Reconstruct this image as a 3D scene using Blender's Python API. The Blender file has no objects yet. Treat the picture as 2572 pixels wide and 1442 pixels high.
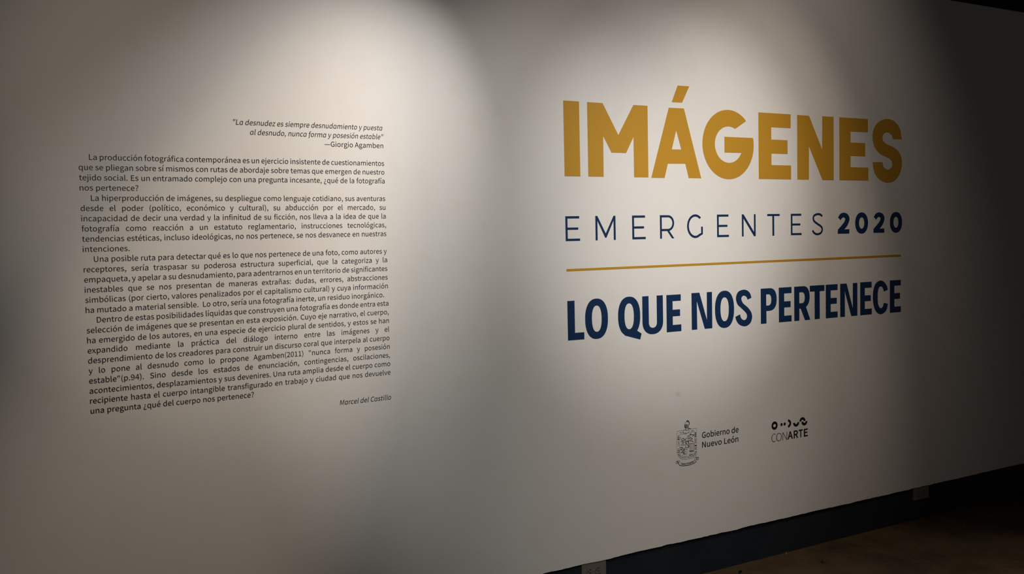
import bpy, bmesh, math, json
from mathutils import Matrix, Vector
from mathutils.geometry import tessellate_polygon

# ------------------------------------------------------------------ scene, camera, light
C = bpy.context.scene.collection
SC = bpy.context.scene
WALL_Y = 2.9          # front face of the white wall, metres from the camera
FLOOR_Z = 0.0125
REAR_Y = 2.909        # dark wall behind it, seen below and above the white panel

YAW, PITCH, ROLL, F_PX = 0.48802298, -0.05383217, -0.02306313, 2196.08
fw = Vector((math.sin(YAW)*math.cos(PITCH), math.cos(YAW)*math.cos(PITCH), math.sin(PITCH)))
rt = Vector((math.cos(YAW), -math.sin(YAW), 0.0))
up = rt.cross(fw)
r2 = rt*math.cos(ROLL) + up*math.sin(ROLL)
u2 = up*math.cos(ROLL) - rt*math.sin(ROLL)
cam_data = bpy.data.cameras.new('camera')
cam_data.sensor_width = 36.0
cam_data.lens = 36.0*F_PX/2572.0
cam_data.clip_start = 0.05
cam = bpy.data.objects.new('camera', cam_data); C.objects.link(cam)
m = Matrix((r2, u2, -fw)).transposed().to_4x4()
m.translation = Vector((0, 0, 1.477))
cam.matrix_world = m
SC.camera = cam

SC.view_settings.view_transform = 'Standard'
SC.view_settings.look = 'None'
SC.view_settings.exposure = 0.0
SC.view_settings.gamma = 1.0
SC.view_settings.use_curve_mapping = False
SC.cycles.use_denoising = False     # keeps the small lettering crisp

world = bpy.data.worlds.new('gallery_gloom'); SC.world = world
world.use_nodes = True
bg = world.node_tree.nodes['Background']
bg.inputs['Color'].default_value = (1.0, 0.90, 0.82, 1)
bg.inputs['Strength'].default_value = 0.04

def spot(name, loc, aim, half_deg, blend, watts, colour, radius=0.02):
    d = bpy.data.lights.new(name, 'SPOT')
    d.energy = watts; d.color = colour
    d.spot_size = math.radians(2*half_deg); d.spot_blend = min(blend, 1.0)
    d.shadow_soft_size = radius
    o = bpy.data.objects.new(name, d); C.objects.link(o)
    o.location = loc
    o.rotation_euler = (Vector(aim)-Vector(loc)).to_track_quat('-Z', 'Y').to_euler()
    return o
spot('track_spot_left', (0.204, -0.468, 4.137), (1.706, WALL_Y, 1.154), 14.84, 0.79, 231.23, (1.000, 0.976, 0.908))
spot('track_spot_title', (2.609, -0.174, 2.899), (2.337, WALL_Y, 1.635), 15.37, 1.00, 203.62, (1.000, 0.971, 0.928))
spot('track_spot_low', (1.874, 1.943, 4.201), (0.404, WALL_Y, 0.873), 10.67, 0.92, 267.70, (1.000, 0.799, 0.597))
spot('track_spot_upper', (1.964, 0.704, 4.200), (2.543, WALL_Y, 2.131), 27.24, 0.85, 75.00, (1.000, 0.853, 0.752))
spot('track_spot_corner', (2.885, 1.218, 4.200), (2.681, WALL_Y, 1.165), 18.30, 1.00, 153.98, (1.000, 0.851, 0.698))
spot('track_spot_column', (-0.934, -0.697, 2.899), (0.572, WALL_Y, 1.793), 13.82, 0.80, 90.73, (1.000, 0.881, 0.731))
spot('track_spot_quotation', (1.481, 1.837, 2.896), (0.818, WALL_Y, 1.654), 25.31, 1.00, 64.83, (1.000, 0.959, 0.920))

spot('added_floor_spot', (3.6, 1.0, 4.2), (3.55, 1.8, 0.0), 13.0, 1.0, 150.0, (1.0, 0.90, 0.76))  # added unseen lamp, brightens the floor towards the right; no known fixture

# ------------------------------------------------------------------ materials
def material(name, colour, rough=0.6, spec=0.3):
    mt = bpy.data.materials.new(name); mt.use_nodes = True
    b = mt.node_tree.nodes['Principled BSDF']
    b.inputs['Base Color'].default_value = (*colour, 1)
    b.inputs['Roughness'].default_value = rough
    b.inputs['Specular IOR Level'].default_value = spec
    return mt

def nodes_of(mt):
    return mt.node_tree.nodes, mt.node_tree.links, mt.node_tree.nodes['Principled BSDF']

def mottled(name, colours, scale, rough, spec, bump=0.0, bump_scale=400.0, detail=6.0, rough_noise=0.6):
    mt = material(name, colours[0], rough, spec)
    n, l, b = nodes_of(mt)
    tc = n.new('ShaderNodeTexCoord')
    nz = n.new('ShaderNodeTexNoise'); nz.inputs['Scale'].default_value = scale
    nz.inputs['Detail'].default_value = detail; nz.inputs['Roughness'].default_value = rough_noise
    l.new(tc.outputs['Object'], nz.inputs['Vector'])
    rp = n.new('ShaderNodeValToRGB')
    els = rp.color_ramp.elements
    k = len(colours)
    while len(els) < k: els.new(0.5)
    for i, c in enumerate(colours):
        els[i].position = 0.3 + 0.4*i/(k-1); els[i].color = (*c, 1)
    l.new(nz.outputs['Fac'], rp.inputs['Fac'])
    l.new(rp.outputs['Color'], b.inputs['Base Color'])
    if bump:
        n2 = n.new('ShaderNodeTexNoise'); n2.inputs['Scale'].default_value = bump_scale
        n2.inputs['Detail'].default_value = 3.0
        l.new(tc.outputs['Object'], n2.inputs['Vector'])
        bp = n.new('ShaderNodeBump'); bp.inputs['Strength'].default_value = bump
        bp.inputs['Distance'].default_value = 0.001
        l.new(n2.outputs['Fac'], bp.inputs['Height'])
        l.new(bp.outputs['Normal'], b.inputs['Normal'])
    return mt

M_WALL = mottled('white_wall_paint', [(.78,.765,.735), (.80,.784,.762), (.79,.782,.77)], 9.0, 0.75, 0.15, 0.12, 260.0)
# a faint hand smudge on the paint above the crest
def add_smudge(mt, centre, size, tone):
    n, l, b = nodes_of(mt)
    tc = n.new('ShaderNodeTexCoord')
    mp = n.new('ShaderNodeMapping'); mp.vector_type = 'POINT'
    mp.inputs['Location'].default_value = (-centre[0]/size[0], 0, -centre[1]/size[1])
    mp.inputs['Scale'].default_value = (1/size[0], 0, 1/size[1])
    l.new(tc.outputs['Object'], mp.inputs['Vector'])
    nz = n.new('ShaderNodeTexNoise'); nz.inputs['Scale'].default_value = 2.2
    l.new(mp.outputs['Vector'], nz.inputs['Vector'])
    ln = n.new('ShaderNodeVectorMath'); ln.operation = 'LENGTH'
    l.new(mp.outputs['Vector'], ln.inputs[0])
    ad = n.new('ShaderNodeMath'); ad.operation = 'ADD'
    l.new(ln.outputs['Value'], ad.inputs[0]); l.new(nz.outputs['Fac'], ad.inputs[1])
    mr = n.new('ShaderNodeMapRange'); mr.interpolation_type = 'SMOOTHSTEP'
    mr.inputs['From Min'].default_value = 0.45; mr.inputs['From Max'].default_value = 1.5
    mr.inputs['To Min'].default_value = 0.5; mr.inputs['To Max'].default_value = 0.0
    l.new(ad.outputs['Value'], mr.inputs['Value'])
    mx = n.new('ShaderNodeMix'); mx.data_type = 'RGBA'
    src = b.inputs['Base Color'].links[0].from_socket
    l.new(mr.outputs['Result'], mx.inputs[0])
    l.new(src, mx.inputs[6]); mx.inputs[7].default_value = (*tone, 1)
    l.new(mx.outputs[2], b.inputs['Base Color'])
add_smudge(M_WALL, (2.318, 0.812), (0.022, 0.017), (.50,.49,.46))

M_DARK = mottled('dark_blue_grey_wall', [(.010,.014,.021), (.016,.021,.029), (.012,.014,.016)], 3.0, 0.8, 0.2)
M_FLOOR = mottled('stained_brown_concrete', [(.026,.017,.009), (.070,.043,.021), (.110,.068,.035)], 2.6, 0.55, 0.35, 0.5, 90.0, 9.0, 0.68)
M_CEIL = material('dark_ceiling', (.02,.02,.023), 0.9, 0.1)
M_GOLD = material('golden_yellow_vinyl', (.52,.275,.024), 0.5, 0.25)
M_NAVY = material('navy_blue_vinyl', (.0055,.027,.088), 0.5, 0.25)
M_INK = material('black_vinyl', (.010,.010,.011), 0.5, 0.25)
M_PLATE = material('grey_outlet_plastic', (.165,.152,.142), 0.5, 0.3)
M_SLOT = material('outlet_slot', (.006,.006,.006), 0.8, 0.1)
M_EDGE = material('raw_plaster_edge', (.80,.78,.74), 0.8, 0.1)
M_GRIT = material('pale_plaster_crumb', (.16,.13,.10), 0.9, 0.1)
M_DUST = material('grey_dust', (.07,.062,.055), 0.9, 0.1)
M_METAL = material('screw_metal', (.25,.24,.22), 0.4, 0.5)

# ------------------------------------------------------------------ letter outlines (x, z pairs; x-height 500) and drawn curves (mm on the wall)
GLYPHS = json.loads(r'''{"ﬁ":[552,[[384,0,469,0,469,500,384,500],[426,603,456,610,476,630,483,659,476,688,456,707,426,714,398,707,378,688,371,659,378,630,398,610],[30,432,99,432,99,0,182,0,182,432,288,432,288,500,182,500,182,579,185,614,193,642,208,662,227,674,253,678,271,676,291,672,309,664,328,729,303,737,275,743,244,745,191,738,150,716,121,682,104,636,99,580,99,500,30,495]]],"a":[518,[[200,-12,260,-2,315,24,366,60,368,60,376,0,445,0,445,308,439,377,419,434,385,476,337,503,272,513,224,509,181,498,141,483,105,466,76,448,108,390,151,415,202,435,258,443,300,436,330,417,348,389,358,355,361,317,247,299,161,272,101,236,66,189,54,130,61,80,81,41,112,12,153,-6],[224,56,195,59,171,68,152,83,140,105,135,135,143,171,166,202,209,227,273,246,361,261,361,122,314,85,270,64]]],"b":[569,[[305,-12,371,0,431,34,478,89,510,164,522,258,514,344,489,414,449,468,393,501,323,513,268,503,215,478,166,443,169,532,169,733,85,733,85,0,152,0,159,52,163,52,209,17,257,-4],[291,59,254,64,213,80,169,110,169,374,215,411,260,434,302,442,353,433,390,409,416,370,430,319,435,257,428,189,408,134,377,93,338,68]]],"c":[470,[[282,-12,340,-4,395,17,444,51,407,108,373,83,333,65,289,58,238,67,195,92,162,132,142,185,134,250,142,314,164,367,197,407,241,433,292,442,329,436,361,421,391,399,434,454,395,483,347,505,288,513,214,502,148,468,95,414,61,341,48,250,59,159,92,86,142,32,207,-1]]],"d":[571,[[255,-12,290,-8,323,2,354,17,382,37,407,59,410,59,417,0,486,0,486,733,401,733,401,541,406,455,363,486,318,506,265,513,199,501,140,467,92,412,60,339,49,250,58,158,85,85,128,32,186,-1],[273,59,226,67,187,92,159,131,141,184,135,250,143,314,163,367,194,407,234,433,280,442,321,437,361,420,401,390,401,127,360,89,318,66]]],"e":[510,[[287,-12,350,-5,404,13,451,39,422,95,383,74,342,60,297,55,243,63,199,86,164,122,141,171,131,230,468,230,471,278,463,357,438,422,397,471,342,502,272,513,205,501,144,467,94,413,60,340,48,250,60,159,94,86,145,33,211,-1],[130,290,142,344,164,388,195,420,232,439,273,446,316,439,351,420,377,389,392,345,398,290]]],"f":[299,[[30,432,99,432,99,0,182,0,182,432,288,432,288,500,182,500,182,579,185,614,193,642,208,662,227,674,253,678,271,676,291,672,309,664,328,729,303,737,275,743,244,745,191,738,150,716,121,682,104,636,99,580,99,500,30,495]]],"g":[519,[[253,-230,339,-221,409,-196,462,-158,495,-111,506,-57,499,-13,478,21,443,44,395,57,332,62,234,62,199,64,174,72,158,83,149,98,146,116,151,140,162,160,179,176,202,166,227,160,252,158,311,166,361,189,401,225,426,273,436,332,430,373,416,408,395,436,497,436,497,500,323,500,303,507,279,511,252,513,194,505,143,482,102,444,75,395,65,334,69,300,79,269,93,241,111,218,131,200,131,196,105,173,84,142,76,103,81,68,97,41,121,21,121,17,81,-16,56,-54,47,-97,57,-143,85,-181,128,-208,185,-225],[252,215,219,221,190,236,167,261,152,294,146,334,152,375,167,407,190,431,219,446,252,451,286,446,316,431,339,407,354,375,359,334,354,294,338,261,315,236,286,221],[265,-172,215,-168,175,-157,145,-139,127,-114,121,-85,126,-56,142,-27,171,0,194,-4,216,-7,236,-7,322,-7,358,-9,387,-16,407,-28,419,-46,424,-71,416,-101,396,-129,363,-151,319,-167]]],"h":[559,[[85,0,169,0,169,363,198,390,224,412,250,427,277,436,306,439,341,434,368,419,386,393,397,356,401,306,401,0,484,0,484,317,479,386,461,441,431,480,388,505,331,513,293,509,257,497,224,478,194,455,166,429,169,532,169,733,85,733]]],"i":[253,[[85,0,169,0,169,500,85,500],[127,603,156,610,176,630,183,659,176,688,156,707,127,714,98,707,79,688,72,659,79,630,98,610]]],"j":[253,[[32,-223,85,-215,123,-194,150,-160,165,-114,169,-57,169,500,86,500,86,-57,84,-91,78,-118,67,-138,49,-151,24,-156,7,-154,-10,-151,-24,-146,-41,-210,-20,-217,4,-221],[127,603,156,610,176,630,183,659,176,688,156,707,127,714,98,707,78,688,71,659,78,630,98,610]]],"l":[262,[[173,-12,193,-11,209,-8,222,-5,210,60,192,58,181,62,173,73,169,94,169,733,85,733,85,99,88,61,98,30,115,7,140,-7]]],"m":[853,[[85,0,169,0,169,363,214,406,255,431,295,439,329,434,355,419,373,393,384,356,388,306,388,0,471,0,471,363,516,406,558,431,598,439,632,434,658,419,676,393,687,356,691,306,691,0,774,0,774,317,769,386,751,441,721,480,678,505,623,513,587,508,554,495,521,475,489,449,458,417,443,450,423,476,396,496,362,509,320,513,285,509,252,497,221,478,191,455,164,427,162,427,154,500,85,500]]],"n":[562,[[85,0,169,0,169,363,198,390,224,412,250,427,277,436,306,439,341,434,368,419,386,393,397,356,401,306,401,0,484,0,484,317,479,386,461,441,431,480,388,505,331,513,292,509,257,497,224,478,193,455,164,427,162,427,154,500,85,500]]],"o":[558,[[279,-12,350,-1,413,32,464,86,498,159,510,250,498,341,464,414,413,468,350,502,279,513,208,502,145,468,94,414,60,341,48,250,60,159,94,86,145,32,208,-1],[279,58,231,67,191,92,160,132,141,185,134,250,141,314,160,367,191,407,231,433,279,442,327,433,368,407,398,367,418,314,424,250,418,185,398,132,368,92,327,67]]],"p":[571,[[85,-211,169,-211,169,-41,167,46,213,14,259,-5,305,-12,371,0,431,34,478,89,510,164,522,258,514,344,489,414,449,468,393,501,323,513,266,503,212,477,164,442,162,442,154,500,85,500],[291,59,255,64,213,80,169,110,169,374,216,411,260,434,302,442,353,433,390,409,416,370,430,319,435,257,428,189,408,134,377,93,338,68]]],"q":[571,[[401,-211,486,-211,486,500,419,500,411,453,409,453,365,486,319,506,265,513,199,501,140,467,92,412,60,339,49,250,58,158,85,85,128,32,186,-1,255,-12,311,-3,362,22,406,58,401,-33],[273,59,226,67,187,92,159,131,141,184,135,250,143,314,163,367,194,407,234,433,280,442,321,437,361,420,401,390,401,127,360,89,318,66]]],"r":[357,[[85,0,169,0,169,321,191,366,216,399,242,421,269,433,295,437,313,436,328,434,343,429,359,502,343,508,326,512,306,513,273,508,242,495,213,473,187,444,164,409,162,409,154,500,85,500]]],"s":[431,[[215,-12,280,-4,330,17,367,49,389,90,397,136,388,186,364,223,330,250,289,271,245,288,212,301,183,314,159,330,143,350,137,375,141,398,152,417,170,433,196,444,230,448,272,442,309,426,343,403,384,456,341,485,288,505,229,513,169,506,121,486,86,455,64,416,57,371,65,326,88,291,121,264,161,243,203,227,236,214,267,199,292,181,310,159,317,132,313,107,301,85,282,68,254,57,218,53,163,61,115,82,70,113,29,57,83,22,146,-3]]],"t":[347,[[241,-12,273,-9,304,-2,334,6,318,70,300,63,280,58,261,56,230,60,208,72,194,92,186,119,183,152,183,432,320,432,320,500,183,500,183,641,113,641,104,500,25,495,25,432,99,432,99,155,104,99,119,53,146,18,186,-4]]],"u":[559,[[231,-12,270,-8,305,4,337,23,367,48,396,78,399,78,405,0,475,0,475,500,391,500,391,145,364,114,338,90,312,74,285,64,256,61,221,66,194,81,176,107,165,144,162,193,162,500,77,500,77,183,83,114,101,59,131,20,174,-4]]],"v":[480,[[192,0,291,0,468,500,385,500,290,215,244,68,239,68,193,215,99,500,12,500]]],"x":[459,[[14,0,102,0,169,117,220,206,225,206,244,177,262,147,279,117,353,0,445,0,280,252,432,500,344,500,283,390,238,307,234,307,217,335,201,362,185,390,118,500,27,500,179,261]]],"y":[480,[[93,-215,147,-207,192,-183,228,-145,257,-98,280,-42,468,500,386,500,296,223,255,81,250,81,201,223,99,500,12,500,213,-1,202,-39,187,-74,169,-103,147,-126,121,-141,89,-146,75,-145,62,-142,51,-138,34,-205,51,-211,71,-214]]],"z":[437,[[32,0,411,0,411,68,138,68,402,455,402,500,61,500,61,432,296,432,32,45]]],"á":[518,[[200,-12,260,-2,315,24,366,60,368,60,376,0,445,0,445,308,439,377,419,434,385,476,337,503,272,513,224,509,181,498,141,483,105,466,76,448,108,390,151,415,202,435,258,443,300,436,330,417,348,389,358,355,361,317,247,299,161,272,101,236,66,189,54,130,61,80,81,41,112,12,153,-6],[224,56,195,59,171,68,152,83,140,105,135,135,143,171,166,202,209,227,273,246,361,261,361,122,314,85,270,64],[260,589,421,748,363,803,217,632]]],"é":[510,[[287,-12,350,-5,404,13,451,39,422,95,383,74,342,60,297,55,243,63,199,86,164,122,141,171,131,230,468,230,471,278,463,357,438,422,397,471,342,502,272,513,205,501,144,467,94,413,60,340,48,250,60,159,94,86,145,33,211,-1],[130,290,142,344,164,388,195,420,232,439,273,446,316,439,351,420,377,389,392,345,398,290],[257,589,417,748,359,803,214,632]]],"í":[253,[[85,0,169,0,169,500,85,500],[113,589,274,748,215,803,69,632]]],"ó":[558,[[279,-12,350,-1,413,32,464,86,498,159,510,250,498,341,464,414,413,468,350,502,279,513,208,502,145,468,94,414,60,341,48,250,60,159,94,86,145,32,208,-1],[279,58,231,67,191,92,160,132,141,185,134,250,141,314,160,367,191,407,231,433,279,442,327,433,368,407,398,367,418,314,424,250,418,185,398,132,368,92,327,67],[263,589,425,748,366,803,220,632]]],"ú":[559,[[231,-12,270,-8,305,4,337,23,367,48,396,78,399,78,405,0,475,0,475,500,391,500,391,145,364,114,338,90,312,74,285,64,256,61,221,66,194,81,176,107,165,144,162,193,162,500,77,500,77,183,83,114,101,59,131,20,174,-4],[264,589,425,748,366,803,221,632]]],"ñ":[562,[[85,0,169,0,169,363,198,390,224,412,250,427,277,436,306,439,341,434,368,419,386,393,397,356,401,306,401,0,484,0,484,317,479,386,461,441,431,480,388,505,331,513,292,509,257,497,224,478,193,455,164,427,162,427,154,500,85,500],[378,594,415,601,444,620,464,650,476,688,482,733,424,736,421,709,416,687,406,670,394,659,378,656,350,665,325,686,298,711,268,732,229,741,191,734,162,715,142,686,130,647,125,602,182,599,185,626,191,649,200,666,213,677,229,680,256,671,281,650,308,624,339,603]]]," ":[206,[]],"A":[560,[[4,0,89,0,155,206,401,206,466,0,556,0,327,675,232,675],[176,273,209,378,232,453,255,528,276,606,280,606,302,529,324,453,348,378,380,273]]],"D":[634,[[93,0,265,0,376,15,464,58,527,128,566,222,579,340,566,457,527,551,463,619,374,661,262,675,93,675],[178,70,178,606,254,606,340,595,407,562,454,507,482,433,492,340,482,246,454,171,407,116,340,82,254,70]]],"E":[542,[[93,0,492,0,492,73,178,73,178,319,434,319,434,391,178,391,178,603,482,603,482,675,93,675]]],"G":[634,[[358,-12,410,-8,458,3,500,19,537,41,566,66,566,350,344,350,344,279,488,279,488,102,455,81,413,67,366,63,288,75,225,111,179,169,150,246,141,340,151,433,181,509,228,565,290,600,366,612,403,609,436,600,464,586,489,569,511,549,557,604,531,628,499,651,461,669,415,682,363,687,262,671,177,627,111,554,68,457,53,337,68,217,110,119,174,48,258,3]]],"L":[500,[[93,0,473,0,473,73,178,73,178,675,93,675]]],"M":[748,[[93,0,169,0,169,374,168,438,164,508,158,573,162,573,216,419,344,68,401,68,529,419,583,573,587,573,582,508,577,438,576,374,576,0,655,0,655,675,552,675,424,314,408,267,393,220,377,173,373,173,324,314,195,675,93,675]]],"N":[666,[[93,0,173,0,173,355,171,426,167,496,163,565,167,565,239,426,485,0,573,0,573,675,492,675,492,324,494,253,498,180,504,110,499,110,426,250,180,675,93,675]]],"S":[549,[[280,-12,358,-2,421,25,469,66,499,119,509,180,502,234,483,277,453,311,415,338,370,360,274,401,243,415,212,432,186,453,169,480,162,515,168,548,184,575,211,595,246,608,288,612,347,605,398,583,442,550,486,604,455,631,419,654,379,672,335,683,288,687,219,678,160,654,115,616,86,567,76,508,84,455,106,412,137,379,174,354,213,335,309,293,346,276,377,258,401,237,417,209,423,172,416,136,398,105,369,82,330,68,281,63,239,66,199,78,161,95,126,118,95,146,44,87,82,54,125,26,172,6,224,-7]]],"C":[587,[[347,-12,397,-8,442,4,484,24,521,51,554,85,507,139,481,113,452,91,421,76,388,66,351,63,279,75,221,111,178,169,150,246,141,340,151,433,179,509,224,565,283,600,354,612,407,604,453,582,492,549,538,604,512,629,479,652,442,670,400,682,353,687,256,671,173,627,109,554,68,457,53,337,68,217,108,119,171,48,252,3]]],"U":[664,[[332,-12,410,-3,477,28,529,83,563,165,575,278,575,675,493,675,493,276,485,192,462,131,427,91,383,69,332,63,282,69,239,91,205,131,183,192,175,276,175,675,90,675,90,278,102,165,136,83,187,28,254,-3]]],"T":[552,[[233,0,319,0,319,603,523,603,523,675,29,675,29,603,233,603]]],"O":[683,[[342,-12,437,4,516,50,577,122,616,220,630,340,616,459,577,555,516,627,437,672,342,687,247,672,167,627,106,555,67,459,53,340,67,220,106,122,167,50,247,4],[342,63,274,75,218,112,177,169,150,246,141,340,150,433,177,509,218,565,274,600,342,612,409,600,465,565,507,509,533,433,542,340,533,246,507,169,465,112,409,75]]],"R":[585,[[178,355,178,606,291,606,349,602,394,589,428,567,448,533,455,486,448,439,428,402,394,375,349,360,291,355],[463,0,559,0,388,296,438,314,481,342,512,380,533,428,540,486,528,560,496,613,446,649,381,669,304,675,93,675,93,0,178,0,178,286,299,286]]],"0":[511,[[256,-12,327,2,385,44,429,114,456,213,466,340,456,466,429,563,385,632,327,673,256,687,185,673,126,632,83,563,55,466,46,340,55,213,83,114,126,44,185,2],[256,56,213,67,178,99,150,154,133,234,127,340,133,445,150,524,178,579,213,610,256,621,299,610,334,579,362,524,379,445,385,340,379,234,362,154,334,99,299,67]]],"1":[511,[[81,0,451,0,451,70,316,70,316,675,251,675,212,656,166,640,111,627,111,574,232,574,232,70,81,70]]],"2":[511,[[41,0,465,0,465,73,278,73,242,72,204,69,168,66,256,155,329,241,385,325,420,407,433,489,424,556,398,610,357,652,303,678,236,687,187,682,144,669,106,649,70,622,37,588,86,541,109,566,135,588,163,604,193,615,226,619,271,612,306,594,330,566,345,529,350,485,338,413,302,335,241,250,154,155,41,50]]],"4":[511,[[313,0,392,0,392,186,483,186,483,253,392,253,392,675,299,675,18,241,18,186,313,186],[313,253,106,253,260,483,314,583,318,583,313,460]]],"9":[511,[[216,-12,290,1,357,42,411,115,448,222,461,366,450,482,419,572,370,636,307,674,234,687,173,677,120,648,78,602,51,541,41,468,49,392,74,333,113,290,164,265,227,256,260,260,294,271,326,288,355,310,382,338,370,229,345,149,308,96,264,67,214,58,171,64,132,82,99,110,53,57,78,35,106,16,138,1,175,-9],[381,409,354,375,325,349,296,332,268,322,240,319,197,325,163,345,139,376,125,418,120,468,125,519,141,562,166,594,198,614,235,622,282,613,321,587,350,544,371,484]]],".":[256,[[128,-12,147,-9,164,0,177,13,186,30,189,52,186,73,177,91,164,104,147,113,128,116,109,113,92,104,79,91,70,73,67,52,70,30,79,13,92,0,109,-9]]],",":[256,[[69,-175,115,-150,152,-118,180,-78,197,-33,203,17,200,51,191,79,177,99,157,112,133,116,113,113,96,106,82,94,72,77,69,57,72,37,81,20,95,8,112,1,131,-2,141,-1,136,-33,125,-61,106,-87,80,-108,49,-125]]],":":[256,[[128,359,147,362,164,371,177,384,186,402,189,424,186,445,177,463,164,476,147,485,128,488,109,485,92,476,79,463,70,445,67,424,70,402,79,384,92,371,109,362],[128,-12,147,-9,164,0,177,13,186,30,189,52,186,73,177,91,164,104,147,113,128,116,109,113,92,104,79,91,70,73,67,52,70,30,79,13,92,0,109,-9]]],";":[256,[[128,359,147,362,164,371,177,384,186,402,189,424,186,445,177,463,164,476,147,485,128,488,109,485,92,476,79,463,70,445,67,424,70,402,79,384,92,371,109,362],[69,-175,115,-150,152,-118,180,-78,197,-33,203,17,200,51,191,79,177,99,157,112,133,116,113,113,96,106,82,94,72,77,69,57,72,37,81,20,95,8,112,1,131,-2,141,-1,136,-33,125,-61,106,-87,80,-108,49,-125]]],"(":[311,[[220,-180,272,-157,229,-76,196,10,173,100,159,193,155,286,159,380,173,472,196,561,229,648,272,729,220,753,173,669,136,581,108,489,91,391,85,286,91,181,108,83,136,-9,173,-97]]],")":[311,[[91,-180,138,-97,175,-9,203,83,221,181,227,286,221,391,203,489,175,581,138,669,91,753,39,729,81,648,115,561,138,472,153,380,157,286,153,193,138,100,115,10,81,-76,39,-157]]],"¿":[436,[[222,-202,264,-198,303,-186,338,-168,370,-144,398,-117,349,-73,314,-105,274,-125,230,-133,195,-127,167,-113,147,-91,135,-64,131,-32,148,29,187,85,232,143,266,211,273,297,198,297,189,220,153,156,106,97,66,36,49,-37,57,-93,80,-139,116,-173,164,-194],[233,383,252,386,269,395,282,409,291,427,294,448,291,470,282,487,269,501,252,510,233,513,214,510,197,501,184,487,175,470,172,448,175,427,184,409,197,395,214,386]]],"?":[436,[[164,203,238,203,248,281,284,345,330,403,371,465,388,538,380,594,357,639,321,673,273,694,215,702,173,698,134,686,98,668,67,644,40,617,87,573,122,604,162,625,206,632,242,627,270,613,290,591,302,564,306,532,289,471,249,415,204,357,170,289],[203,-12,223,-9,240,0,253,13,262,30,265,52,262,73,253,91,240,104,223,113,203,116,184,113,168,104,155,91,147,73,144,52,147,30,155,13,168,0,184,-9]]],"\"":[436,[[101,445,154,445,169,616,171,710,83,710,85,616],[283,445,333,445,351,616,353,710,263,710,265,616]]],"—":[823,[[42,230,780,230,780,287,42,287]]]}''')
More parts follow.
